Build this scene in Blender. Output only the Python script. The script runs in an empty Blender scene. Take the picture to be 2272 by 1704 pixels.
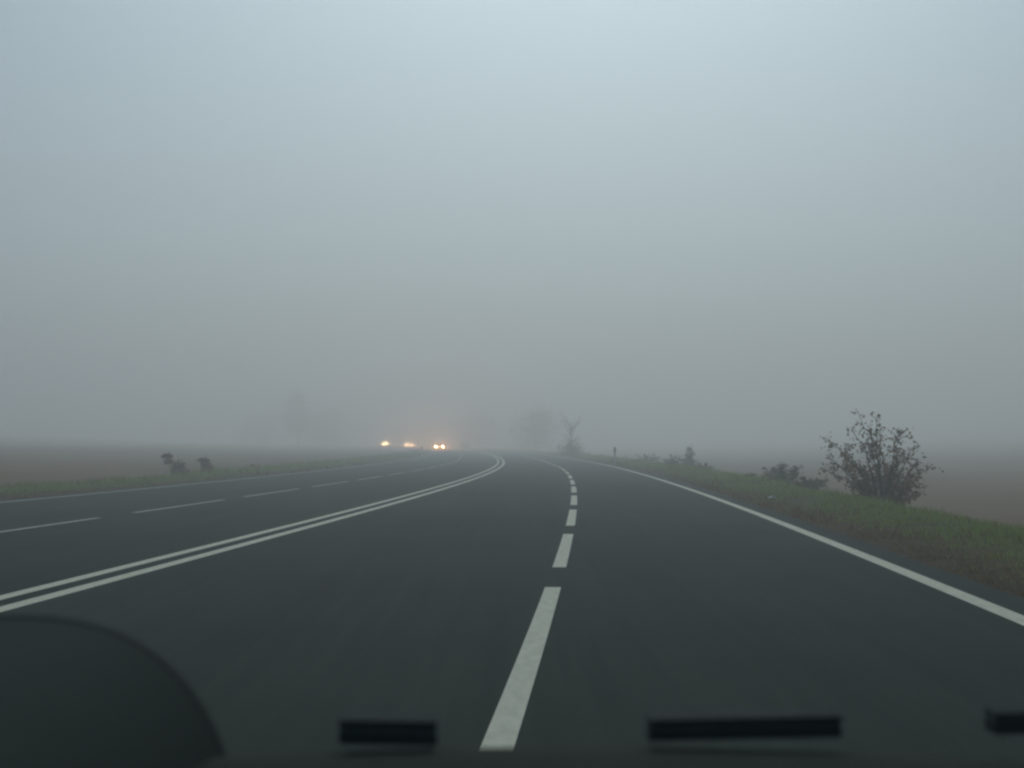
import bpy, math, random
from mathutils import Vector, Matrix, noise

random.seed(7)
sc = bpy.context.scene
col = sc.collection
R = math.radians

# ------------------------------------------------------------------ camera
F_PX, W_PX, H_PX, HORIZON = 3300.0, 2272.0, 1704.0, 984.0
CAM_H = 1.3
PITCH = math.atan((HORIZON - H_PX / 2) / F_PX)
CP, SP = math.cos(PITCH), math.sin(PITCH)
cam_data = bpy.data.cameras.new('camera')
cam = bpy.data.objects.new('camera', cam_data)
col.objects.link(cam)
cam.location = (0, 0, CAM_H)
cam.rotation_euler = (math.pi / 2 + PITCH, 0, 0)
cam_data.sensor_width = 36.0
cam_data.lens = 36.0 * F_PX / W_PX
cam_data.clip_start = 0.05
cam_data.clip_end = 5000
cam_data.dof.use_dof = True
cam_data.dof.focus_distance = 70
cam_data.dof.aperture_fstop = 8.5
sc.camera = cam


def P(px, py, depth):
    """The point that stands at a given spot of the photograph, DEPTH metres ahead."""
    a = (px - W_PX / 2) / F_PX
    b = (H_PX / 2 - py) / F_PX
    k = depth / (CP - b * SP)
    return Vector((a * k, depth, CAM_H + (SP + b * CP) * k))


# ------------------------------------------------------------------ render, sky, sun
sc.render.engine = 'CYCLES'
cy = sc.cycles
cy.use_denoising = True
cy.max_bounces = 8
cy.diffuse_bounces = 3
cy.glossy_bounces = 2
cy.transparent_max_bounces = 12
cy.volume_bounces = 4
cy.sample_clamp_indirect = 8
cy.filter_width = 2.5
sc.view_settings.view_transform = 'Standard'
sc.view_settings.look = 'None'
sc.view_settings.exposure = -0.23
sc.view_settings.gamma = 1.0

SUN_EL, SUN_AZ = 39.0, 3.0          # degrees; azimuth to the right of straight ahead
w = bpy.data.worlds.new('World')
sc.world = w
w.use_nodes = True
nt = w.node_tree
nt.nodes.clear()
sky = nt.nodes.new('ShaderNodeTexSky')
sky.sky_type = 'NISHITA'
sky.sun_disc = False
sky.sun_elevation = R(SUN_EL)
sky.sun_rotation = R(SUN_AZ)
sky.air_density = 1.0
sky.dust_density = 4.0
hsv = nt.nodes.new('ShaderNodeHueSaturation')      # cloud over the fog: the blue is muted
hsv.inputs['Saturation'].default_value = 0.72
tint = nt.nodes.new('ShaderNodeMix')
tint.data_type = 'RGBA'
tint.blend_type = 'MULTIPLY'
tint.inputs['Factor'].default_value = 1.0
tint.inputs['B'].default_value = (0.765, 1.03, 1.21, 1)
bg = nt.nodes.new('ShaderNodeBackground')
bg.inputs['Strength'].default_value = 0.05
wo = nt.nodes.new('ShaderNodeOutputWorld')
nt.links.new(sky.outputs['Color'], hsv.inputs['Color'])
nt.links.new(hsv.outputs['Color'], tint.inputs['A'])
nt.links.new(tint.outputs['Result'], bg.inputs['Color'])
nt.links.new(bg.outputs['Background'], wo.inputs['Surface'])

sl = bpy.data.lights.new('sun', 'SUN')
sl.energy = 0.5
sl.angle = R(40)
sl.color = (1.0, 0.985, 0.96)
so = bpy.data.objects.new('sun', sl)
col.objects.link(so)
az, el = R(SUN_AZ), R(SUN_EL)
to_sun = Vector((math.sin(az) * math.cos(el), math.cos(az) * math.cos(el), math.sin(el)))
so.rotation_euler = to_sun.to_track_quat('Z', 'Y').to_euler()
so.location = (0, 0, 60)


# ------------------------------------------------------------------ helpers
def material(name, colour, rough=0.7, spec=0.3, vary=None, scale=4.0, bump=0.0, bump_scale=60.0,
             emit=None, metallic=0.0, stretch=None, detail=6.0):
    m = bpy.data.materials.new(name)
    m.use_nodes = True
    t = m.node_tree
    b = t.nodes['Principled BSDF']
    b.inputs['Base Color'].default_value = (*colour, 1)
    b.inputs['Roughness'].default_value = rough
    b.inputs['Specular IOR Level'].default_value = spec
    b.inputs['Metallic'].default_value = metallic
    geo = t.nodes.new('ShaderNodeNewGeometry')
    mp = t.nodes.new('ShaderNodeMapping')
    if stretch:
        mp.inputs['Scale'].default_value = stretch
    t.links.new(geo.outputs['Position'], mp.inputs['Vector'])
    if vary:
        n = t.nodes.new('ShaderNodeTexNoise')
        n.inputs['Scale'].default_value = scale
        n.inputs['Detail'].default_value = detail
        n.inputs['Roughness'].default_value = 0.65
        r = t.nodes.new('ShaderNodeValToRGB')
        r.color_ramp.elements[0].position = 0.32
        r.color_ramp.elements[1].position = 0.68
        r.color_ramp.elements[0].color = (*colour, 1)
        r.color_ramp.elements[1].color = (*vary, 1)
        t.links.new(mp.outputs['Vector'], n.inputs['Vector'])
        t.links.new(n.outputs['Fac'], r.inputs['Fac'])
        t.links.new(r.outputs['Color'], b.inputs['Base Color'])
    if bump:
        n2 = t.nodes.new('ShaderNodeTexNoise')
        n2.inputs['Scale'].default_value = bump_scale
        n2.inputs['Detail'].default_value = 3
        bp = t.nodes.new('ShaderNodeBump')
        bp.inputs['Strength'].default_value = bump
        bp.inputs['Distance'].default_value = 0.02
        t.links.new(geo.outputs['Position'], n2.inputs['Vector'])
        t.links.new(n2.outputs['Fac'], bp.inputs['Height'])
        t.links.new(bp.outputs['Normal'], b.inputs['Normal'])
    if emit:
        b.inputs['Emission Color'].default_value = (*emit[0], 1)
        b.inputs['Emission Strength'].default_value = emit[1]
    return m


class MB:
    """Collects faces, then links them as ONE mesh object."""

    def __init__(self):
        self.v, self.f, self.mi = [], [], []

    def add(self, verts, faces, mi=0):
        o = len(self.v)
        self.v.extend([tuple(p) for p in verts])
        self.f.extend([tuple(i + o for i in f) for f in faces])
        self.mi.extend([mi] * len(faces))

    def box(self, c, s, rot=None, mi=0):
        c = Vector(c)
        vs = []
        for z in (-1, 1):
            for x, y in ((-1, -1), (1, -1), (1, 1), (-1, 1)):
                p = Vector((x * s[0] / 2, y * s[1] / 2, z * s[2] / 2))
                if rot:
                    p = rot @ p
                vs.append(c + p)
        self.add(vs, [(3, 2, 1, 0), (4, 5, 6, 7), (0, 1, 5, 4), (1, 2, 6, 5), (2, 3, 7, 6), (3, 0, 4, 7)], mi)

    def tube(self, pts, rad, n=6, mi=0, cap=True):
        pts = [Vector(p) for p in pts]
        if not hasattr(rad, '__len__'):
            rad = [rad] * len(pts)
        vs, fs = [], []
        for i, p in enumerate(pts):
            d = (pts[min(i + 1, len(pts) - 1)] - pts[max(i - 1, 0)])
            d = d.normalized() if d.length > 1e-9 else Vector((0, 0, 1))
            a = d.cross(Vector((0.31, 0.87, 0.12)))
            if a.length < 1e-3:
                a = d.cross(Vector((1, 0, 0)))
            a.normalize()
            b = d.cross(a)
            for k in range(n):
                t = 2 * math.pi * k / n
                vs.append(p + (a * math.cos(t) + b * math.sin(t)) * rad[i])
        for i in range(len(pts) - 1):
            for k in range(n):
                k2 = (k + 1) % n
                fs.append((i * n + k, i * n + k2, (i + 1) * n + k2, (i + 1) * n + k))
        if cap:
            fs.append(tuple(range(n))[::-1])
            fs.append(tuple((len(pts) - 1) * n + k for k in range(n)))
        self.add(vs, fs, mi)

    def lathe(self, c, prof, axis='Z', n=20, mi=0):
        c = Vector(c)
        vs, fs = [], []
        for r, h in prof:
            for k in range(n):
                t = 2 * math.pi * k / n
                x, y = r * math.cos(t), r * math.sin(t)
                vs.append(c + Vector({'Z': (x, y, h), 'X': (h, x, y), 'Y': (y, h, x)}[axis]))
        for i in range(len(prof) - 1):
            for k in range(n):
                k2 = (k + 1) % n
                fs.append((i * n + k, i * n + k2, (i + 1) * n + k2, (i + 1) * n + k))
        fs.append(tuple(range(n))[::-1])
        fs.append(tuple((len(prof) - 1) * n + k for k in range(n)))
        self.add(vs, fs, mi)

    def leaf(self, p, size, mi=0, flat=False):
        u = Vector((random.gauss(0, 1), random.gauss(0, 1), random.gauss(0, 0.6))).normalized()
        q = Vector((random.gauss(0, 1), random.gauss(0, 1), random.gauss(0, 1)))
        v = u.cross(q)
        if v.length < 1e-4:
            return
        v.normalize()
        a, b = u * size, v * size * 0.55
        self.add([p - a, p + b * 0.9 - a * 0.1, p + a, p - b - a * 0.1], [(0, 1, 2, 3)], mi)

    def build(self, name, mats, parent=None, smooth=False, loc=None):
        me = bpy.data.meshes.new(name)
        vs = self.v
        if loc is not None:
            vs = [(a - loc[0], b - loc[1], c - loc[2]) for a, b, c in vs]
        me.from_pydata(vs, [], self.f)
        if not isinstance(mats, (list, tuple)):
            mats = [mats]
        for m in mats:
            me.materials.append(m)
        me.polygons.foreach_set('material_index', self.mi)
        if smooth:
            me.polygons.foreach_set('use_smooth', [True] * len(me.polygons))
        me.update()
        o = bpy.data.objects.new(name, me)
        col.objects.link(o)
        if parent is not None:
            o.parent = parent
        elif loc is not None:
            o.location = loc
        return o


def tag(o, label=None, cat=None, group=None, kind=None):
    if label:
        o['label'] = label
    if cat:
        o['category'] = cat
    if group:
        o['group'] = group
    if kind:
        o['kind'] = kind
    return o


def empty(name, loc, label, cat, group=None):
    o = bpy.data.objects.new(name, None)
    o.empty_display_size = 0.3
    col.objects.link(o)
    o.location = loc
    return tag(o, label, cat, group)


def bevel(o, width, seg=3):
    m = o.modifiers.new('bevel', 'BEVEL')
    m.width = width
    m.segments = seg
    m.limit_method = 'ANGLE'
    m.angle_limit = R(35)
    return o


# ------------------------------------------------------------------ road plan (metres, camera at 0,0)
def poly(c, y):
    r = 0.0
    for k in c:
        r = r * (y / 100.0) + k
    return r


QC = [1.8878, -5.0976, -0.1972, 7.746, -5.2669]
Q_R = [-1.063, 2.5276, -5.5624, 6.5712, 3.0932]
Q_D = [-2.3215, 3.0298, -4.8527, 7.0008, -0.4928]
Q_LD = [2.2264, -7.8998, 4.526, 6.0298, -8.9705]
Q_LE = [1.986, -9.2337, 13.5358, -14.8102]


def smooth(a, b, x):
    t = min(1, max(0, (x - a) / (b - a)))
    return t * t * (3 - 2 * t)


_d120 = (poly(QC, 121) - poly(QC, 119)) / 2


def x_centre(y):            # left stripe of the double line
    if y < 5:
        s = (poly(QC, 6) - poly(QC, 5))
        return poly(QC, 5) + s * (y - 5)
    if y <= 120:
        return poly(QC, y)
    u = y - 120
    return poly(QC, 120) + _d120 * u - 0.00019 * u * u


def x_line(c, off, y, a, b):
    if y < 5:
        s = poly(c, 6) - poly(c, 5)
        near = poly(c, 5) + s * (y - 5)
    else:
        near = poly(c, min(y, b))
    t = smooth(a, b, y)
    return near * (1 - t) + (x_centre(y) + off) * t


def x_right(y): return x_line(Q_R, 6.5, y, 100, 160)
def x_lane(y): return x_line(Q_D, 3.35, y, 80, 115)
def x_left_lane(y): return x_line(Q_LD, -3.3, y, 100, 160)
def x_left(y): return x_line(Q_LE, -6.9, y, 110, 175)
def edge_r(y): return x_right(y) + 0.45
def edge_l(y): return x_left(y) - 0.42


def rise(y):
    return 0.0 if y < 150 else 0.0000042 * (y - 150) ** 2


def interp(tab, u):
    if u <= tab[0][0]:
        return tab[0][1]
    for (a, p), (b, q) in zip(tab, tab[1:]):
        if u <= b:
            t = (u - a) / (b - a)
            return p + (q - p) * t
    return tab[-1][1]


VERGE_R = [(0, -0.02), (0.25, 0.00), (0.8, 0.03), (1.5, 0.10), (2.0, 0.12), (2.5, 0.05), (3.6, -0.40), (5.0, -0.70),
           (7.0, -0.72), (12, -0.62), (25, -0.60), (60, 0.0), (95, 0.9), (130, 2.0), (165, 3.5), (250, 8.0), (480, 16.0)]
VERGE_L = [(0, -0.02), (0.3, 0.0), (1.2, 0.06), (2.2, 0.08), (3.2, -0.05), (4.4, -0.14), (6.0, 0.02), (9, 0.14), (20, 0.34),
           (60, 1.2), (95, 2.4), (130, 4.0), (165, 5.9), (250, 10.5), (500, 20.0)]


def ground_z(x, y):
    er, el_ = edge_r(y), edge_l(y)
    z = rise(y)
    if x > er:
        u = x - er
        wob = noise.noise(Vector((x * 0.35, y * 0.12, 0))) * 0.10 * min(1, u / 1.5) + noise.noise(Vector((x * 1.7, y * 1.1, 5))) * 0.03 * min(1, u)
        return z + interp(VERGE_R, u) + wob
    if x < el_:
        u = el_ - x
        wob = noise.noise(Vector((x * 0.3, y * 0.1, 3))) * 0.10 * min(1, u / 1.5) + noise.noise(Vector((x * 1.5, y * 1.1, 9))) * 0.03 * min(1, u)
        return z + interp(VERGE_L, u) + wob
    d = min(er - x, x - el_)
    return z - 0.02 - 0.10 * min(1, d / 0.5)


# station list
ST = []
y = -40.0
while y < 900:
    ST.append(y)
    y += 2.0 if y < 0 else (0.7 if y < 45 else (1.5 if y < 120 else (4.0 if y < 350 else 20.0)))
ST.append(900.0)

# ---- ground: one sheet, verges, ditches and fields in its shape
offs_r = [0, .15, .3, .5, .7, .9, 1.1, 1.3, 1.5, 1.7, 1.9, 2.1, 2.3, 2.6, 2.9, 3.2, 3.6, 4.1, 4.6, 5.4, 6.5, 8, 10, 13, 17, 22, 28, 36, 48, 65, 90, 130, 200, 320, 480]
offs_l = [0, .2, .4, .7, 1.0, 1.4, 1.8, 2.2, 2.7, 3.2, 3.8, 4.4, 5.2, 6, 7.5, 9, 11, 14, 17, 20, 25, 31, 38, 48, 60, 80, 110, 150, 220, 330, 500]
g = MB()
rows = []
for y in ST:
    er, el_ = edge_r(y), edge_l(y)
    xs = [el_ - o for o in reversed(offs_l)] + [el_ + 0.5, (el_ + er) / 2, er - 0.5] + [er + o for o in offs_r]
    rows.append([(x, y, ground_z(x, y) if el_ - 1e-6 > x or x > er + 1e-6 else (rise(y) - (0.02 if (abs(x - er) < 1e-3 or abs(x - el_) < 1e-3) else 0.12))) for x in xs])
n = len(rows[0])
for r_ in rows:
    g.v.extend(r_)
for i in range(len(rows) - 1):
    for k in range(n - 1):
        g.f.append((i * n + k, i * n + k + 1, (i + 1) * n + k + 1, (i + 1) * n + k))
        g.mi.append(0)

# ground material: strips of soil, grass and ploughed field by distance from the asphalt (an attribute)
gm = bpy.data.materials.new('ground_soil_and_grass')
gm.use_nodes = True
t = gm.node_tree
b = t.nodes['Principled BSDF']
b.inputs['Roughness'].default_value = 0.95
b.inputs['Specular IOR Level'].default_value = 0.1
at = t.nodes.new('ShaderNodeAttribute')
at.attribute_name = 'verge'
geo = t.nodes.new('ShaderNodeNewGeometry')
n1 = t.nodes.new('ShaderNodeTexNoise')
n1.inputs['Scale'].default_value = 0.8
n1.inputs['Detail'].default_value = 8
n1.inputs['Roughness'].default_value = 0.7
t.links.new(geo.outputs['Position'], n1.inputs['Vector'])
ma = t.nodes.new('ShaderNodeMath')
ma.operation = 'MULTIPLY_ADD'
t.links.new(n1.outputs['Fac'], ma.inputs[0])
ma.inputs[1].default_value = 0.12
t.links.new(at.outputs['Fac'], ma.inputs[2])
mb_ = t.nodes.new('ShaderNodeMath')
mb_.operation = 'SUBTRACT'
mb_.inputs[1].default_value = 0.06
t.links.new(ma.outputs[0], mb_.inputs[0])
rp = t.nodes.new('ShaderNodeValToRGB')
cr = rp.color_ramp
cr.elements[0].position = 0.0
cr.elements[0].color = (0.070, 0.046, 0.018, 1)
cr.elements[1].position = 1.0
cr.elements[1].color = (0.215, 0.130, 0.062, 1)
for pos, c in ((0.10, (0.085, 0.055, 0.020)), (0.22, (0.095, 0.090, 0.024)), (0.42, (0.095, 0.135, 0.030)), (0.54, (0.110, 0.095, 0.035)), (0.68, (0.200, 0.122, 0.060))):
    e = cr.elements.new(pos)
    e.color = (*c, 1)
t.links.new(mb_.outputs[0], rp.inputs['Fac'])
n3 = t.nodes.new('ShaderNodeTexNoise')
n3.inputs['Scale'].default_value = 1.7
n3.inputs['Detail'].default_value = 8
t.links.new(geo.outputs['Position'], n3.inputs['Vector'])
mr = t.nodes.new('ShaderNodeMapRange')
mr.inputs['To Min'].default_value = 0.45
mr.inputs['To Max'].default_value = 1.55
t.links.new(n3.outputs['Fac'], mr.inputs['Value'])
mx = t.nodes.new('ShaderNodeMix')
mx.data_type = 'RGBA'
mx.blend_type = 'MULTIPLY'
mx.inputs['Factor'].default_value = 1
t.links.new(rp.outputs['Color'], mx.inputs['A'])
t.links.new(mr.outputs['Result'], mx.inputs['B'])
t.links.new(mx.outputs['Result'], b.inputs['Base Color'])
bp = t.nodes.new('ShaderNodeBump')
bp.inputs['Strength'].default_value = 0.8
bp.inputs['Distance'].default_value = 0.12
t.links.new(n3.outputs['Fac'], bp.inputs['Height'])
t.links.new(bp.outputs['Normal'], b.inputs['Normal'])
ground = g.build('ground', gm, smooth=True)
ground['kind'] = 'structure'
ground['label'] = 'brown ploughed fields and grass verges on both sides of the road'
attr = ground.data.attributes.new('verge', 'FLOAT', 'POINT')
vals = []
for i, y in enumerate(ST):
    for (x, yy, zz) in rows[i]:
        u = max(x - edge_r(y), (edge_l(y) - x) * 0.8, 0.0)
        vals.append(min(1.0, u / 5.0))
attr.data.foreach_set('value', vals)


# ---- road and markings
def strip(fl, fr, y0, y1, lift, name, m, parent, step=0.8):
    mbb = MB()
    ys = []
    y = y0
    while y < y1 - 1e-6:
        ys.append(y)
        y += step if y < 60 else (step * 2 if y < 160 else step * 5)
    ys.append(y1)
    for y in ys:
        z = rise(y) + lift
        mbb.v += [(fl(y), y, z), (fr(y), y, z)]
    for i in range(len(ys) - 1):
        mbb.f.append((2 * i, 2 * i + 1, 2 * i + 3, 2 * i + 2))
        mbb.mi.append(0)
    return mbb.build(name, m, parent)


asph = bpy.data.materials.new('asphalt')
asph.use_nodes = True
t = asph.node_tree
b = t.nodes['Principled BSDF']
b.inputs['Roughness'].default_value = 0.86
b.inputs['Specular IOR Level'].default_value = 0.08
geo = t.nodes.new('ShaderNodeNewGeometry')
mp = t.nodes.new('ShaderNodeMapping')
mp.inputs['Scale'].default_value = (1.6, 0.05, 1)
t.links.new(geo.outputs['Position'], mp.inputs['Vector'])
na = t.nodes.new('ShaderNodeTexNoise')          # wear along the wheel tracks
na.inputs['Scale'].default_value = 1.0
na.inputs['Detail'].default_value = 5
t.links.new(mp.outputs['Vector'], na.inputs['Vector'])
nb = t.nodes.new('ShaderNodeTexNoise')          # stone grain
nb.inputs['Scale'].default_value = 55
nb.inputs['Detail'].default_value = 5
t.links.new(geo.outputs['Position'], nb.inputs['Vector'])
nc = t.nodes.new('ShaderNodeTexNoise')          # broad patches
nc.inputs['Scale'].default_value = 0.22
nc.inputs['Detail'].default_value = 4
t.links.new(geo.outputs['Position'], nc.inputs['Vector'])
add = t.nodes.new('ShaderNodeMath')
add.operation = 'ADD'
mp2 = t.nodes.new('ShaderNodeMapping')
mp2.inputs['Scale'].default_value = (9.0, 0.16, 1)
t.links.new(geo.outputs['Position'], mp2.inputs['Vector'])
nd = t.nodes.new('ShaderNodeTexNoise')          # fine streaks drawn out by the traffic
nd.inputs['Scale'].default_value = 1.0
nd.inputs['Detail'].default_value = 4
t.links.new(mp2.outputs['Vector'], nd.inputs['Vector'])
mixn = t.nodes.new('ShaderNodeMath')
mixn.operation = 'MULTIPLY_ADD'
mixn.inputs[1].default_value = 0.7
t.links.new(nd.outputs['Fac'], mixn.inputs[0])
sub = t.nodes.new('ShaderNodeMath')
sub.operation = 'SUBTRACT'
sub.inputs[1].default_value = 0.35
t.links.new(na.outputs['Fac'], sub.inputs[0])
t.links.new(sub.outputs[0], mixn.inputs[2])
t.links.new(mixn.outputs[0], add.inputs[0])
t.links.new(nb.outputs['Fac'], add.inputs[1])
add2 = t.nodes.new('ShaderNodeMath')
add2.operation = 'ADD'
t.links.new(add.outputs[0], add2.inputs[0])
t.links.new(nc.outputs['Fac'], add2.inputs[1])
mr = t.nodes.new('ShaderNodeMapRange')
mr.inputs['From Min'].default_value = 1.0
mr.inputs['From Max'].default_value = 2.0
t.links.new(add2.outputs[0], mr.inputs['Value'])
rp = t.nodes.new('ShaderNodeValToRGB')
rp.color_ramp.elements[0].color = (0.010, 0.019, 0.013, 1)
rp.color_ramp.elements[1].color = (0.037, 0.054, 0.040, 1)
t.links.new(mr.outputs['Result'], rp.inputs['Fac'])
t.links.new(rp.outputs['Color'], b.inputs['Base Color'])
bp = t.nodes.new('ShaderNodeBump')
bp.inputs['Strength'].default_value = 0.5
bp.inputs['Distance'].default_value = 0.006
t.links.new(nb.outputs['Fac'], bp.inputs['Height'])
t.links.new(bp.outputs['Normal'], b.inputs['Normal'])

paint = material('road_paint', (0.76, 0.74, 0.55), rough=0.7, spec=0.15, vary=(0.95, 0.92, 0.69), scale=14, stretch=(1, 0.25, 1), bump=0.3, bump_scale=90)
paint_worn = material('worn_road_paint', (0.44, 0.47, 0.42), rough=0.7, spec=0.15, vary=(0.70, 0.72, 0.64), scale=9)

road = strip(edge_l, edge_r, -40, 900, 0.0, 'road', asph, None)
tag(road, 'dark grey four lane asphalt road bending left into the fog', None, None, 'structure')


def line(fx, width, y0, y1, name, m, lab=None, lift=0.004):
    o = strip(lambda y: fx(y) - width / 2, lambda y: fx(y) + width / 2, y0, y1, lift, name, m, road)
    if lab:
        o['label'] = lab
    return o


line(x_right, 0.18, -40, 900, 'edge_line', paint, 'solid white line along the right hand edge of the road')
line(x_left, 0.14, -40, 900, 'edge_line', paint_worn, 'thin solid white line along the far left edge of the road')
line(x_centre, 0.16, -40, 900, 'centre_line', paint, 'left stripe of the double white centre line')
line(lambda y: x_centre(y) + 0.37, 0.17, -40, 900, 'centre_line', paint, 'right stripe of the double white centre line')
for k in range(0, 30):
    y0 = 7.75 + 7.9 * k
    line(x_lane, 0.145, y0 if k else 6.0, y0 + 5.75, 'lane_dash', paint)
for k in range(-3, 24):
    y0 = 28.0 + 8.35 * k
    line(x_left_lane, 0.12, y0, y0 + 6.4, 'lane_dash', paint_worn)

def grass_material(name, a, b_):
    m = material(name, a, 0.8, 0.15, vary=b_, scale=2)
    t = m.node_tree
    p = t.nodes['Principled BSDF']
    src = p.inputs['Base Color'].links[0].from_socket
    tr = t.nodes.new('ShaderNodeBsdfTranslucent')          # light coming through the thin blades
    mix = t.nodes.new('ShaderNodeMixShader')
    mix.inputs[0].default_value = 0.45
    t.links.new(src, tr.inputs['Color'])
    t.links.new(p.outputs[0], mix.inputs[1])
    t.links.new(tr.outputs[0], mix.inputs[2])
    t.links.new(mix.outputs[0], t.nodes['Material Output'].inputs['Surface'])
    return m


# ------------------------------------------------------------------ grass on the verges
gb = MB()


def blade(x, y, h, mi, wd):
    z = ground_z(x, y) - 0.015
    a = random.uniform(0, math.pi)
    lx, ly = random.gauss(0, 0.5) * h, random.gauss(0, 0.5) * h
    dx, dy = math.cos(a) * wd, math.sin(a) * wd
    gb.add([(x - dx, y - dy, z), (x + dx, y + dy, z), (x + lx, y + ly, z + h)], [(0, 1, 2)], mi)


def grass(side, y0, y1, n, u0, u1, hmin, hmax, wd):
    for _ in range(n):
        y = random.uniform(y0, y1)
        u = random.uniform(u0, u1)
        e = edge_r(y) if side > 0 else edge_l(y)
        x = e + side * u
        cl = noise.noise(Vector((x * 0.9, y * 0.9, 2)))
        if cl < -0.25 and random.random() < 0.6:
            continue
        tt = u / 2.2
        h = random.uniform(hmin, hmax) * (0.45 + 0.55 * min(1, tt)) * (1 + cl * 0.9)
        pg = 0.12 + 0.75 * smooth(0.08, 0.55, tt) + 0.35 * noise.noise(Vector((x * 0.5, y * 0.35, 8)))
        if u > 2.8:
            pg -= 0.4
        mi = (0 if random.random() < 0.6 else 1) if random.random() < pg else (2 if random.random() < 0.65 else 3)
        blade(x, y, max(0.02, h), mi, wd)


grass(1, 11, 22, 9000, 0.05, 2.6, 0.05, 0.15, 0.007)
grass(1, 22, 45, 13000, 0.05, 3.0, 0.06, 0.17, 0.010)
grass(1, 45, 90, 9000, 0.05, 3.4, 0.08, 0.24, 0.018)
grass(1, 90, 180, 4000, 0.05, 4.0, 0.10, 0.36, 0.035)
grass(-1, 28, 60, 9000, 0.05, 4.5, 0.07, 0.22, 0.014)
grass(-1, 60, 180, 8000, 0.05, 4.0, 0.10, 0.36, 0.03)
g_mats = [grass_material('grass_green', (0.230, 0.340, 0.065), (0.310, 0.410, 0.105)),
          grass_material('grass_olive', (0.270, 0.300, 0.070), (0.330, 0.350, 0.115)),
          grass_material('grass_dry', (0.200, 0.130, 0.045), (0.270, 0.180, 0.075)),
          grass_material('grass_dead', (0.110, 0.070, 0.030), (0.150, 0.098, 0.042))]
tag(gb.build('grass', g_mats), 'short green and dry brown grass growing on the road verges', None, None, 'stuff')


# ------------------------------------------------------------------ shrubs and trees
bark = material('bark', (0.050, 0.036, 0.026), 0.9, 0.1, vary=(0.078, 0.056, 0.040), scale=14)
leaf_brown = grass_material('leaf_brown', (0.260, 0.120, 0.040), (0.380, 0.190, 0.064))
leaf_dark = grass_material('leaf_dark', (0.150, 0.086, 0.032), (0.220, 0.130, 0.048))
leaf_green = grass_material('leaf_green', (0.070, 0.085, 0.022), (0.110, 0.120, 0.034))


def curve_pts(a, b, n, sag, wob):
    pts = []
    d = b - a
    for i in range(n + 1):
        s = i / n
        p = a + d * s + Vector((0, 0, math.sin(s * math.pi) * sag))
        if 0 < i:
            p += Vector((random.gauss(0, wob), random.gauss(0, wob), random.gauss(0, wob))) * s
        pts.append(p)
    return pts


def shrub(name, label, cat, base, tips, core, leaf_size, per_stem, n_core, r0=0.016, twig=0.35, leaf_from=0.35, side=4, spread=0.07,
          mats=None, group=None):
    """Stems from the base to the given tips (local), side twigs with leaves, and a dense low core."""
    root = empty(name, base, label, cat, group)
    st, lf = MB(), MB()
    for tip in tips:
        tip = Vector(tip)
        a = Vector((random.gauss(0, 0.05) + tip.x * 0.08, random.gauss(0, 0.05), -0.1))
        pts = curve_pts(a, tip, 7, 0.10 * tip.length, 0.03 * tip.length)
        st.tube(pts, [r0 * (1 - 0.85 * i / 7) + 0.002 for i in range(8)], 5)
        ends = [(pts[k], pts[k + 1]) for k in range(7) if (k + 1) / 7 > leaf_from]
        for (p, q) in ends:
            for _ in range(side):
                s = p.lerp(q, random.random())
                dr = Vector((random.gauss(0, 1), random.gauss(0, 1), random.gauss(0.35, 0.7))).normalized()
                L_ = twig * random.uniform(0.35, 1.0) * (0.6 + 0.4 * tip.length / 2)
                e = s + dr * L_
                st.tube([s, s.lerp(e, 0.55) + Vector((0, 0, 0.02)), e], [0.006, 0.004, 0.002], 4, cap=False)
                for _k in range(per_stem):
                    c = s.lerp(e, random.uniform(0.25, 1.05)) + Vector((random.gauss(0, spread), random.gauss(0, spread), random.gauss(0, spread * 0.7)))
                    lf.leaf(c, leaf_size * random.uniform(0.6, 1.3), random.choice((0, 0, 1, 1, 2)) if random.random() < 0.9 else 2)
    cx, cz, cw, cd, chh = core
    for _ in range(n_core):
        while True:
            u, v, ww = random.uniform(-1, 1), random.uniform(-1, 1), random.uniform(-1, 1)
            if u * u + v * v + ww * ww < 1:
                break
        p = Vector((cx + u * cw, v * cd, cz + ww * chh))
        k = noise.noise(p * 3.2)
        if k < -0.15 and random.random() < 0.8:
            continue
        lf.leaf(p, leaf_size * random.uniform(0.6, 1.3), random.choice((0, 1, 1, 2)))
    st.build('stems', bark, root)
    lf.build('foliage', mats or [leaf_brown, leaf_dark, leaf_green], root)
    return root


# the big roadside bush: tips read from its outline (metres from its foot)
big_d = 33.0
bx = P(1965, 1140, big_d).x
bb = Vector((bx, big_d, ground_z(bx, big_d) - 0.02))
tip_px = [(460, 560), (490, 490), (545, 360), (640, 300), (690, 215), (760, 260), (840, 305), (930, 320), (1005, 330), (1050, 410), (1090, 500),
          (1225, 578), (1160, 620), (1130, 740), (600, 660), (640, 480), (520, 560), (800, 410), (900, 430), (580, 420), (980, 480), (720, 350), (1080, 680), (700, 560)]
tips = []
for (zx, zy) in tip_px:
    q = P(1672 + zx / 3.017, 850 + zy / 3.017, big_d) - bb
    tips.append((q.x, random.uniform(-0.9, 0.9), q.z))
shrub('bush', 'tall sparse brown bush on the right verge, largest plant in view', 'bush', bb, tips, (0.02, 0.40, 0.62, 0.7, 0.52), 0.042, 7, 2000,
      r0=0.02, twig=0.26, leaf_from=0.40, side=3, spread=0.07)

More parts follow.
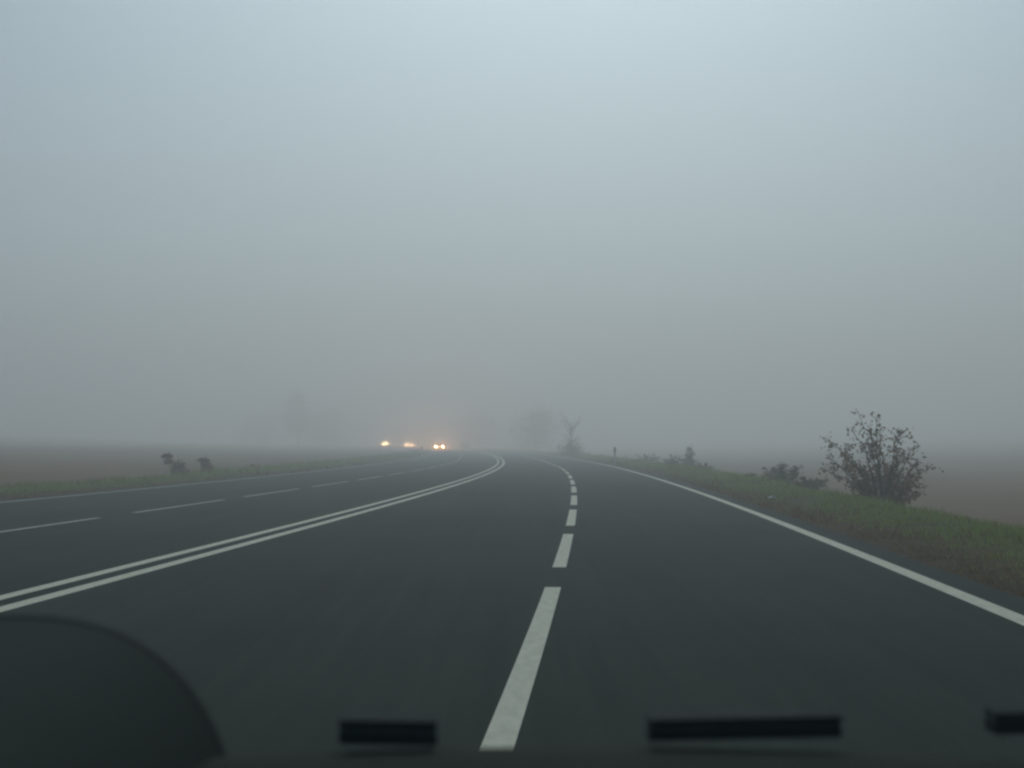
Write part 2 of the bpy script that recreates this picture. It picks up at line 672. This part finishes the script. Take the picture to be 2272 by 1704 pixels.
# the low bushes left of it
for (px, py, d, hw, hh, lab) in ((1738, 1092, 46, 0.72, 0.75, 'low dark green bush with upright shoots just left of the tall sparse bush'),
                                 (1798, 1098, 43, 0.50, 0.55, 'lowest rounded bush between the upright green bush and the tall sparse bush')):
    x = P(px, py, d).x
    base = Vector((x, d, ground_z(x, d) - 0.02))
    top = P(px, py - 62 if hh > .6 else py - 40, d).z - base.z
    tl = [(random.uniform(-hw, hw), random.uniform(-0.5, 0.5), top * random.uniform(0.72, 1.0)) for _ in range(11)]
    shrub('low_bush', lab, 'bush', base, tl, (0, top * 0.42, hw * 1.0, 0.5, top * 0.42), 0.034, 5, 1500, r0=0.01, twig=0.17, leaf_from=0.3, side=3,
          spread=0.04, mats=[leaf_dark, leaf_green, leaf_green], group='low bushes on the right verge')

# pointed young bush on the right verge
random.seed(31)
d = 84.0
x = P(1531, 1036, d).x
base = Vector((x, d, ground_z(x, d) - 0.03))
topz = P(1531, 988, d).z - base.z
tl = [(0.02, 0.0, topz), (0.06, 0.1, topz * 0.92)]
for k in range(15):
    a = random.uniform(0, 6.283)
    s_ = random.uniform(0.25, 0.9)
    tl.append((math.cos(a) * 0.62 * (1.05 - s_), math.sin(a) * 0.5 * (1.05 - s_), topz * s_))
shrub('young_bush', 'small pointed young bush among weeds on the right verge', 'bush', base, tl, (0, topz * 0.25, 0.55, 0.45, topz * 0.28), 0.045, 5, 800,
      r0=0.010, twig=0.22, leaf_from=0.25, side=3, spread=0.07, mats=[leaf_dark, leaf_green, leaf_green])

# scrub beside it and along the crest
for (px, py, d, hw, hp, lab) in ((1497, 1030, 74, 0.55, 22, 'patch of low weeds just left of the pointed young bush'),
                                 (1566, 1046, 66, 0.40, 20, 'patch of low weeds just right of the pointed young bush'),
                                 (1435, 1022, 92, 0.9, 14, 'faint weed clump on the right verge between the marker post and the pointed bush'),
                                 (1662, 1072, 52, 0.22, 16, 'tiny weed tuft on the right verge left of the low green bushes')):
    x = P(px, py, d).x
    base = Vector((x, d, ground_z(x, d) - 0.02))
    top = max(0.25, P(px, py - hp, d).z - base.z)
    tl = [(random.uniform(-hw, hw), random.uniform(-0.4, 0.4), top * random.uniform(0.6, 1.0)) for _ in range(8)]
    shrub('weed_clump', lab, 'weeds', base, tl, (0, top * 0.38, hw, 0.4, top * 0.36), 0.035, 4, 500, r0=0.007, twig=0.14, leaf_from=0.3, side=2,
          spread=0.04, mats=[leaf_brown, leaf_green, leaf_green], group='weed clumps on the right verge')


# tall dry weeds on the left verge
def weed(px_base, py_base, d, heads, lab):
    x = P(px_base, py_base, d).x
    base = Vector((x, d, ground_z(x, d) - 0.02))
    root = empty('tall_weed', base, lab, 'weed', 'tall weeds on the left verge')
    st, hd = MB(), MB()
    for (hx, hy, rw, rh, dens) in heads:
        q = P(hx, hy, d) - base
        st.tube(curve_pts(Vector((random.gauss(0, 0.03), 0, -0.02)), q, 5, 0.02, 0.006), [0.012, 0.010, 0.009, 0.008, 0.007, 0.006], 5)
        dens = int(dens * 1.5)
        for _ in range(dens):
            hd.leaf(q + Vector((random.gauss(0, rw * 0.5), random.gauss(0, rw * 0.5), random.gauss(0, rh * 0.5))), 0.055 * random.uniform(.6, 1.3), random.choice((0, 1)))
    st.build('stems', bark, root)
    hd.build('seed_heads', [leaf_dark, leaf_brown], root)


weed(384, 1056, 60, [(370, 1012, 0.20, 0.09, 150), (374, 1024, 0.18, 0.09, 120), (396, 1034, 0.22, 0.18, 300), (402, 1046, 0.24, 0.16, 260), (388, 1044, 0.2, 0.14, 120)],
     'dark weed with a separate tilted top on the left verge, left of its neighbour')
weed(457, 1056, 61, [(450, 1021, 0.18, 0.09, 130), (456, 1031, 0.17, 0.16, 240), (459, 1044, 0.20, 0.16, 260)],
     'dark upright column shaped weed on the left verge, right of its neighbour')
weed(556, 1040, 76, [(559, 1032, 0.10, 0.05, 40)], 'single thin short weed standing alone on the left verge')


# trees fading in the fog
def tree(name, label, px, d, top_py, width, crown_lo, n_leaf, leaf_size, shape, bare=False, base_py=None, group=None, lean=0.0):
    random.seed(int(px * 7 + d))
    x = P(px, 1000, d).x
    base = Vector((x, d, ground_z(x, d) - 0.05))
    H_ = P(px, top_py, d).z - base.z
    root = empty(name, base, label, 'tree', group)
    tr, fo = MB(), MB()
    tr.tube(curve_pts(Vector((0, 0, 0)), Vector((lean, 0, H_ * 0.92)), 8, 0, 0.03), [max(0.012, 0.022 * H_ * (1 - 0.95 * i / 8)) for i in range(9)], 7)
    nb_ = 26 if bare else 18
    ends = []
    for i in range(nb_):
        s = random.uniform(0.22, 0.95)
        a = random.uniform(0, 6.283)
        p = Vector((lean * s, 0, H_ * 0.92 * s))
        L_ = width * 0.5 * shape(s) * random.uniform(0.6, 1.05)
        e = p + Vector((math.cos(a) * L_, math.sin(a) * L_, L_ * random.uniform(0.5, 1.1) * (1.3 if bare else 0.7)))
        pts = curve_pts(p, e, 4, 0.05 * L_, 0.05 * L_)
        tr.tube(pts, [0.010 * H_ * (1 - s * 0.7) * (1 - 0.8 * k / 4) + 0.004 for k in range(5)], 5, cap=False)
        ends.append(pts)
        for _ in range(5):
            q = pts[random.randint(1, 4)]
            e2 = q + Vector((random.gauss(0, 1), random.gauss(0, 1), random.gauss(0.6, 0.6))).normalized() * L_ * random.uniform(0.25, 0.5)
            tr.tube([q, e2], [0.006 * H_ / 4, 0.003], 4, cap=False)
            ends.append([q, e2])
    for _ in range(n_leaf):
        pts = random.choice(ends)
        q = pts[random.randint(1, len(pts) - 1)]
        p = q + Vector((random.gauss(0, 1), random.gauss(0, 1), random.gauss(0, 0.9))) * width * 0.11
        if noise.noise(p * (5.0 / width) + Vector((d, 0, 0))) < -0.28:
            continue
        fo.leaf(p, leaf_size * random.uniform(0.6, 1.3), random.choice((0, 1, 1)))
    if name == 'round_tree':                         # the crown's inner mass, down to the scrub at its foot
        for _ in range(n_leaf // 2):
            p = Vector((random.gauss(0, 0.24) * width, random.gauss(0, 0.24) * width, abs(random.gauss(0.38, 0.24)) * H_))
            fo.leaf(p, leaf_size * random.uniform(0.6, 1.3), random.choice((0, 1, 1)))
    tr.build('trunk', bark, root)
    if n_leaf:
        fo.build('crown', [leaf_brown, leaf_dark], root)
    return root


rnd = lambda s: math.sin(math.pi * min(1, max(0.05, s))) ** 0.6 + 0.15
cone = lambda s: 1.08 - s
# small bare tree with a bushy foot
t1 = tree('bare_tree', 'small bare tree with forked twigs and a bushy foot beside the right road edge', 1268, 146, 938, 2.6, 0.2, 0, 0.05, lambda s: 0.5 + 0.5 * s, bare=True)
lf = MB()
for _ in range(2600):
    u, v, q = random.gauss(0, 0.5), random.gauss(0, 0.5), abs(random.gauss(0, 0.75))
    lf.leaf(Vector((u * 1.15, v, q)), 0.07 * random.uniform(0.6, 1.3), random.choice((0, 1)))
lf.build('undergrowth', [leaf_brown, leaf_dark], t1)
tree('round_tree', 'faint rounded tree in the fog straight ahead where the road bends', 1188, 305, 918, 8.6, 0.2, 5200, 0.19, rnd)
tree('round_tree', 'faint dark tree in the fog behind the red tail lights', 1048, 400, 936, 10.0, 0.2, 4200, 0.27, rnd)
tree('tall_tree', 'very faint tall pointed tree in the fog left of the oncoming headlights', 662, 370, 868, 9.0, 0.1, 9000, 0.24, cone)
tree('round_tree', 'very faint low tree in the fog just right of the tall pointed tree', 722, 410, 925, 11.0, 0.1, 4200, 0.25, rnd)
tree('round_tree', 'very faint low tree in the fog left of the tall pointed tree', 575, 420, 932, 12.0, 0.1, 3600, 0.25, rnd)


# ------------------------------------------------------------------ roadside marker posts
post_white = material('post_white', (0.72, 0.73, 0.70), 0.5, 0.3, vary=(0.60, 0.61, 0.57), scale=8)
post_black = material('post_black', (0.012, 0.012, 0.013), 0.5, 0.3, vary=(0.02, 0.02, 0.02), scale=8)
refl = material('reflector', (0.45, 0.20, 0.03), 0.25, 0.6, vary=(0.50, 0.24, 0.05), scale=30)


def marker_post(px, d, lab, x=None):
    if x is None:
        x = P(px, 1000, d).x
    base = Vector((x, d, ground_z(x, d) - 0.05))
    root = empty('marker_post', base, lab, 'marker post', 'roadside marker posts')
    top = CAM_H - base.z + 0.0 - 0.22
    b1 = MB()
    hw, hd = 0.06, 0.05

    def sect(z):
        return [(-hw, -hd, z), (0, -hd * 1.3, z), (hw, -hd, z), (hw, hd, z), (-hw, hd, z)]
    zs = [0, top - 0.36]
    b1.add(sect(0) + sect(top - 0.36), [(k, (k + 1) % 5, 5 + (k + 1) % 5, 5 + k) for k in range(5)] + [(4, 3, 2, 1, 0), (5, 6, 7, 8, 9)])
    b1.build('post', post_white, root)
    b2 = MB()                                        # slanted black head, with its reflector
    lo = [(-hw - .002, -hd - .002, top - 0.36), (0, -hd * 1.3 - .002, top - 0.36), (hw + .002, -hd - .002, top - 0.36), (hw + .002, hd + .002, top - 0.36), (-hw - .002, hd + .002, top - 0.36)]
    hi = [(-hw - .002, -hd - .002, top), (0, -hd * 1.3 - .002, top - .02), (hw + .002, -hd - .002, top - 0.05), (hw + .002, hd + .002, top - 0.05), (-hw - .002, hd + .002, top)]
    b2.add(lo + hi, [(k, (k + 1) % 5, 5 + (k + 1) % 5, 5 + k) for k in range(5)] + [(4, 3, 2, 1, 0), (5, 6, 7, 8, 9)])
    h = b2.build('head', post_black, root)
    b3 = MB()
    b3.box((0, -hd * 1.3 - 0.004, top - 0.17), (0.04, 0.012, 0.13))
    b3.build('reflector', refl, h)


marker_post(1364, 92, 'nearest black headed marker post on the right verge')
marker_post(1240, 150, 'faint marker post left of the small bare tree, by the right road edge', )
marker_post(936, 150, 'faint marker post on the left verge between the oncoming headlights')

# pale scrap on the right verge
mbx = MB()
d = 33.5
q = P(1713, 1113, d)
zz = ground_z(q.x, d)
mbx.add([(q.x - .08, d - .05, zz + .06), (q.x + .0, d - .07, zz + .09), (q.x + .09, d - .02, zz + .05), (q.x + .08, d + .05, zz + .07), (q.x, d + .06, zz + .10), (q.x - .09, d + .04, zz + .08),
         (q.x, d, zz + .035)], [(0, 1, 4, 5), (1, 2, 3, 4), (0, 6, 1), (1, 6, 2), (2, 6, 3), (3, 6, 4), (4, 6, 5), (5, 6, 0)])
tag(mbx.build('paper_scrap', material('paper', (0.75, 0.76, 0.72), 0.7, 0.2, vary=(0.6, 0.6, 0.56), scale=20)), 'small crumpled white scrap of litter lying in the green grass', 'litter')

# ------------------------------------------------------------------ cars
body_m = [material('car_paint_' + n_, c, 0.35, 0.5, vary=tuple(v * 1.15 for v in c), scale=3) for n_, c in
          (('grey', (0.12, 0.125, 0.13)), ('blue', (0.03, 0.05, 0.10)), ('dark', (0.03, 0.03, 0.032)), ('red', (0.10, 0.02, 0.02)))]
glass_m = material('car_glass', (0.02, 0.025, 0.028), 0.12, 0.6, vary=(0.03, 0.034, 0.036), scale=3)
tyre_m = material('tyre', (0.015, 0.015, 0.015), 0.9, 0.1, vary=(0.025, 0.025, 0.025), scale=10)
rim_m = material('rim', (0.35, 0.35, 0.36), 0.35, 0.5, metallic=0.7, vary=(0.28, 0.28, 0.29), scale=10)
trim_m = material('car_trim', (0.02, 0.02, 0.02), 0.6, 0.3, vary=(0.03, 0.03, 0.03), scale=10)
plate_m = material('number_plate', (0.6, 0.6, 0.55), 0.5, 0.3, vary=(0.5, 0.5, 0.46), scale=10)
lamp_m = material('headlamp_lit', (0.9, 0.85, 0.7), 0.3, 0.4, emit=((1.0, 0.60, 0.27), 800.0))
lamp_off = material('lamp_unlit', (0.45, 0.46, 0.46), 0.2, 0.5, vary=(0.4, 0.4, 0.4), scale=8)
tail_m = material('tail_lamp_lit', (0.5, 0.02, 0.02), 0.3, 0.4, emit=((1.0, 0.06, 0.05), 90.0))
tail_off = material('tail_lamp_unlit', (0.25, 0.01, 0.01), 0.3, 0.4, vary=(0.2, 0.01, 0.01), scale=8)


BEAM = 6500.0


def make_car(name, loc, rotz, lab, cat, paint_mat, front_lit, group=None, lamp_z=0.68, lamp_r=0.09, tail_z=0.88):
    """A saloon, nose towards -Y."""
    root = empty(name, loc, lab, cat, group)
    root.rotation_euler = (0, 0, rotz)
    b1 = MB()
    # cross-sections along the length: (y, half width, sill z, shoulder z, roof z, roof half width)
    secs = [(-2.12, 0.62, 0.34, 0.60, 0.62, 0.55), (-2.02, 0.78, 0.24, 0.70, 0.74, 0.66), (-1.5, 0.85, 0.20, 0.80, 0.86, 0.70), (-0.92, 0.87, 0.20, 0.87, 0.95, 0.72),
            (-0.30, 0.87, 0.20, 0.89, 1.34, 0.60), (0.15, 0.87, 0.20, 0.90, 1.42, 0.58), (0.85, 0.87, 0.20, 0.91, 1.39, 0.57), (1.45, 0.86, 0.22, 0.92, 1.02, 0.64),
            (1.95, 0.82, 0.26, 0.90, 0.96, 0.68), (2.12, 0.70, 0.36, 0.80, 0.84, 0.60)]
    vs = []
    for (yy, hw, z0, z1, z2, rw) in secs:
        half = [(hw * 0.86, z0), (hw, z0 + 0.14), (hw, (z0 + z1) / 2), (hw * 0.97, z1), (rw, z2 - 0.03), (rw * 0.6, z2)]
        ring = [(x, yy, z) for x, z in half] + [(-x, yy, z) for x, z in reversed(half)]
        vs += ring
    m_ = 12
    fs = []
    for i in range(len(secs) - 1):
        for k in range(m_):
            k2 = (k + 1) % m_
            fs.append((i * m_ + k, (i + 1) * m_ + k, (i + 1) * m_ + k2, i * m_ + k2))
    fs.append(tuple(range(m_)))
    fs.append(tuple((len(secs) - 1) * m_ + k for k in range(m_))[::-1])
    b1.add(vs, fs)
    body = b1.build('body', paint_mat, root, smooth=True)
    gl = MB()
    gl.add([(-0.66, -0.93, 0.965), (0.66, -0.93, 0.965), (0.56, -0.33, 1.325), (-0.56, -0.33, 1.325)], [(0, 1, 2, 3)])
    gl.build('windscreen', glass_m, root).modifiers.new('thick', 'SOLIDIFY').thickness = 0.02
    gl = MB()
    gl.add([(-0.60, 1.44, 1.035), (0.60, 1.44, 1.035), (0.54, 0.90, 1.375), (-0.54, 0.90, 1.375)], [(3, 2, 1, 0)])
    gl.build('rear_window', glass_m, root).modifiers.new('thick', 'SOLIDIFY').thickness = 0.02
    for s in (-1, 1):
        gl = MB()
        gl.add([(s * 0.855, -0.7, 0.92), (s * 0.855, 1.2, 0.95), (s * 0.625, 0.8, 1.36), (s * 0.635, -0.25, 1.32)], [(0, 1, 2, 3)])
        gl.build('side_window', glass_m, root).modifiers.new('thick', 'SOLIDIFY').thickness = 0.03
        mi = MB()
        mi.box((s * 0.96, -0.62, 0.97), (0.18, 0.10, 0.12))
        bevel(mi.build('mirror', paint_mat, root), 0.03)
        for yy in (-1.32, 1.28):
            wb = MB()
            wb.lathe((s * 0.78, yy, 0.30), [(0.20, -0.10), (0.29, -0.10), (0.31, -0.06), (0.31, 0.06), (0.29, 0.10), (0.20, 0.10)], 'X', 24)
            wheel = wb.build('wheel', tyre_m, root, smooth=False)
            rb = MB()
            rb.lathe((s * 0.78, yy, 0.30), [(0.05, -0.108), (0.19, -0.104), (0.19, 0.104), (0.05, 0.108)], 'X', 16)
            rb.build('rim', rim_m, wheel)
        lb = MB()
        lb.lathe((s * 0.68, -2.10, lamp_z), [(lamp_r, 0.14), (lamp_r, 0.0), (lamp_r * 0.8, -0.03), (lamp_r * 0.3, -0.045)], 'Y', 18)
        lobj = lb.build('headlight', lamp_m if front_lit else lamp_off, root)
        if front_lit:                                # the beam itself, low and spreading
            bl = bpy.data.lights.new('headlight_beam', 'SPOT')
            bl.energy = BEAM
            bl.color = (1.0, 0.43, 0.14)
            bl.spot_size = R(70)
            bl.spot_blend = 0.9
            bl.shadow_soft_size = 0.08
            bo = bpy.data.objects.new('headlight_beam', bl)
            col.objects.link(bo)
            bo.parent = lobj
            bo.location = (s * 0.68, -2.25, lamp_z)
            bo.rotation_euler = Vector((0, 1, 0.05)).to_track_quat('Z', 'Y').to_euler()
        tb = MB()
        tb.box((s * 0.62, 2.09, tail_z), (0.22, 0.10, 0.13))
        bevel(tb.build('tail_light', tail_off if front_lit else tail_m, root), 0.02)
    bu = MB()
    bu.box((0, -2.10, 0.40), (1.30, 0.14, 0.16))
    bevel(bu.build('bumper', trim_m, root), 0.03)
    bu = MB()
    bu.box((0, 2.10, 0.44), (1.36, 0.14, 0.18))
    bevel(bu.build('bumper', trim_m, root), 0.03)
    gr = MB()
    for k in range(4):
        gr.box((0, -2.115, 0.53 + k * 0.035), (0.62, 0.05, 0.018))
    gr.build('grille', trim_m, root)
    pl = MB()
    pl.box((0, -2.18, 0.40) if front_lit else (0, 2.18, 0.44), (0.50, 0.02, 0.11))
    pl.build('number_plate', plate_m, root)
    return root


ONC = 'oncoming cars with lit headlights'
for (px, d, py, lab, pm, rz, lz) in ((975.5, 292, 991.5, 'nearest oncoming car with widest spaced bright headlights and orange glow on the road', body_m[0], 0.10, 0.68),
                                     (907.5, 385, 986.6, 'second oncoming car in the fog, its headlights between those of two others', body_m[1], 0.30, 0.72),
                                     (854.5, 440, 985.0, 'farthest oncoming car at the left, with the smallest and closest pair of headlights', body_m[2], 0.30, 0.74)):
    q = P(px, py, d)
    z0 = rise(d)
    make_car('oncoming_car', (q.x - 2.1 * math.sin(rz), d + 2.1 * math.cos(rz), z0), rz, lab, 'car', pm, True, ONC, lamp_z=max(0.6, q.z - z0))
q = P(1032, 985.5, 300)
make_car('receding_car', (q.x, 300 - 2.1, rise(300)), 0.06, 'car driving away into the fog with two faint red tail lights', 'car', body_m[3], False, tail_z=0.98)

# ------------------------------------------------------------------ the dashboard, with windscreen reflections built as solid parts above it
dash_m = material('dash_plastic', (0.042, 0.052, 0.038), 0.88, 0.06, vary=(0.048, 0.059, 0.044), scale=6, bump=0.15, bump_scale=700)
hood_reflection_m = material('hood_reflection_dark', (0.034, 0.046, 0.037), 0.85, 0.10, vary=(0.040, 0.053, 0.043), scale=6, bump=0.15, bump_scale=700)
hood_rim_reflection_m = material('hood_rim_reflection_dark', (0.016, 0.019, 0.018), 0.8, 0.12, vary=(0.02, 0.024, 0.022), scale=10)
vent_fin_reflection_m = material('vent_reflection_fin_pale', (0.125, 0.150, 0.132), 0.85, 0.1, vary=(0.140, 0.165, 0.147), scale=10)  # fins and back paler than the rails to counter shade in the recess
vent_reflection_m = material('vent_reflection_dark', (0.050, 0.060, 0.055), 0.85, 0.1, vary=(0.060, 0.070, 0.065), scale=10)
FAR = 0.92
dash = empty('car_dashboard', P(1136, 1700, 0.7), 'dark plastic car dashboard along the bottom edge with opaque reflections of hood and vents', 'dashboard')
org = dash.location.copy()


def edge_py(px):
    return 1640 + 0.000012 * (px - 1136) ** 2 - 0.010 * (px - 1136)


db = MB()
prof = [(0.06, -0.16), (0.05, -0.05), (0.015, -0.012), (-0.01, -0.003), (-0.05, 0.0), (-0.15, -0.006), (-0.28, -0.020), (-0.40, -0.045), (-0.47, -0.09), (-0.50, -0.18)]
cols_ = list(range(-700, 3000, 60))
for px in cols_:
    p = P(px, edge_py(px), FAR)
    dy = -0.00000003 * (px - 1136) ** 2
    for (oy, oz) in prof:
        db.v.append((p.x, p.y + dy + oy, p.z + oz))
m_ = len(prof)
for i in range(len(cols_) - 1):
    for k in range(m_ - 1):
        db.f.append((i * m_ + k, i * m_ + k + 1, (i + 1) * m_ + k + 1, (i + 1) * m_ + k))
        db.mi.append(0)
db.build('dash_top', dash_m, dash, smooth=True, loc=org)
for (x0, x1, yl, yr, hgt) in ((757, 970, 1590, 1594, 46), (1437, 1858, 1590, 1581, 40), (2197, 2640, 1575, 1560, 40)):  # windscreen reflections of the vents, built as opaque grilles
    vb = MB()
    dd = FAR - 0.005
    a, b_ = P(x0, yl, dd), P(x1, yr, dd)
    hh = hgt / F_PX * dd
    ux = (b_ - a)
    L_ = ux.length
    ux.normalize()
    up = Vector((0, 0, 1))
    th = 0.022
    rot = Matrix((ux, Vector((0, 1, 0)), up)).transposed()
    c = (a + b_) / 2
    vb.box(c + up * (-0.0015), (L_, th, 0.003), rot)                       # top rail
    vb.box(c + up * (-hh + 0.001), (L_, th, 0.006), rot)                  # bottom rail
    vb.box(c + up * (-hh / 2) + Vector((0, -th * 0.28, 0)), (L_ - 0.002, 0.004, hh - 0.006), rot, 1)    # back panel, paler and set forward to offset shade
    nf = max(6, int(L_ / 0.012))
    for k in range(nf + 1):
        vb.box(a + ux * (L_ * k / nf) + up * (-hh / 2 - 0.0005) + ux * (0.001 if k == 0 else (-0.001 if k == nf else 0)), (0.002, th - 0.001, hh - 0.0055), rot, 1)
    vb.build('air_vent_reflection', [vent_reflection_m, vent_fin_reflection_m], dash, loc=org)

# windscreen reflection of the instrument hood, built as an opaque half barrel
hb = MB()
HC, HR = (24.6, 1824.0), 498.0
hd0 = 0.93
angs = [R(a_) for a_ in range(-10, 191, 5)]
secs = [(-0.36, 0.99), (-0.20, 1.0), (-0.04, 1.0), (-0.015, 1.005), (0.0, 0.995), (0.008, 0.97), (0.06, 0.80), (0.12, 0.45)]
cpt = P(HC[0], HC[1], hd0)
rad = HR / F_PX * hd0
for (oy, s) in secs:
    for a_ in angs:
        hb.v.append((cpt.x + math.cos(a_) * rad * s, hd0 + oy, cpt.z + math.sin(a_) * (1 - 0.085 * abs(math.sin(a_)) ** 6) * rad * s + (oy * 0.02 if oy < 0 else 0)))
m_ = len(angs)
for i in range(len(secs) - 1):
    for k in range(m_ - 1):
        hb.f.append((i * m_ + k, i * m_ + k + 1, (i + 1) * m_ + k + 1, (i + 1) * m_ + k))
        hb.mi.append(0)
hood = hb.build('instrument_hood_reflection', hood_reflection_m, dash, smooth=True, loc=org)
rb = MB()  # dark rim of the reflected hood, added as a solid tube
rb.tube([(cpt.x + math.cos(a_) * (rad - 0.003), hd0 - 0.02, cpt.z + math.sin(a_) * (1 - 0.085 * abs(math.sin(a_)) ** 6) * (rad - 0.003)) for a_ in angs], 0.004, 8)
rim_o = rb.build('hood_rim_reflection', hood_rim_reflection_m, hood, smooth=True, loc=org)

# ------------------------------------------------------------------ fog
HAZE_TOP = 29.0
hz = MB()
hz.box((0, 425, (HAZE_TOP - 3) / 2), (1700, 1000, HAZE_TOP + 3))
hm = bpy.data.materials.new('fog')
hm.use_nodes = True
t = hm.node_tree
t.nodes.clear()
out = t.nodes.new('ShaderNodeOutputMaterial')
pv = t.nodes.new('ShaderNodeVolumePrincipled')
pv.inputs['Color'].default_value = (0.972, 0.988, 0.982, 1)
pv.inputs['Density'].default_value = 0.0076
pv.inputs['Anisotropy'].default_value = 0.62
t.links.new(pv.outputs['Volume'], out.inputs['Volume'])
haze = hz.build('haze', hm)
tag(haze, 'thick grey fog filling the air over the road', None, None, 'stuff')
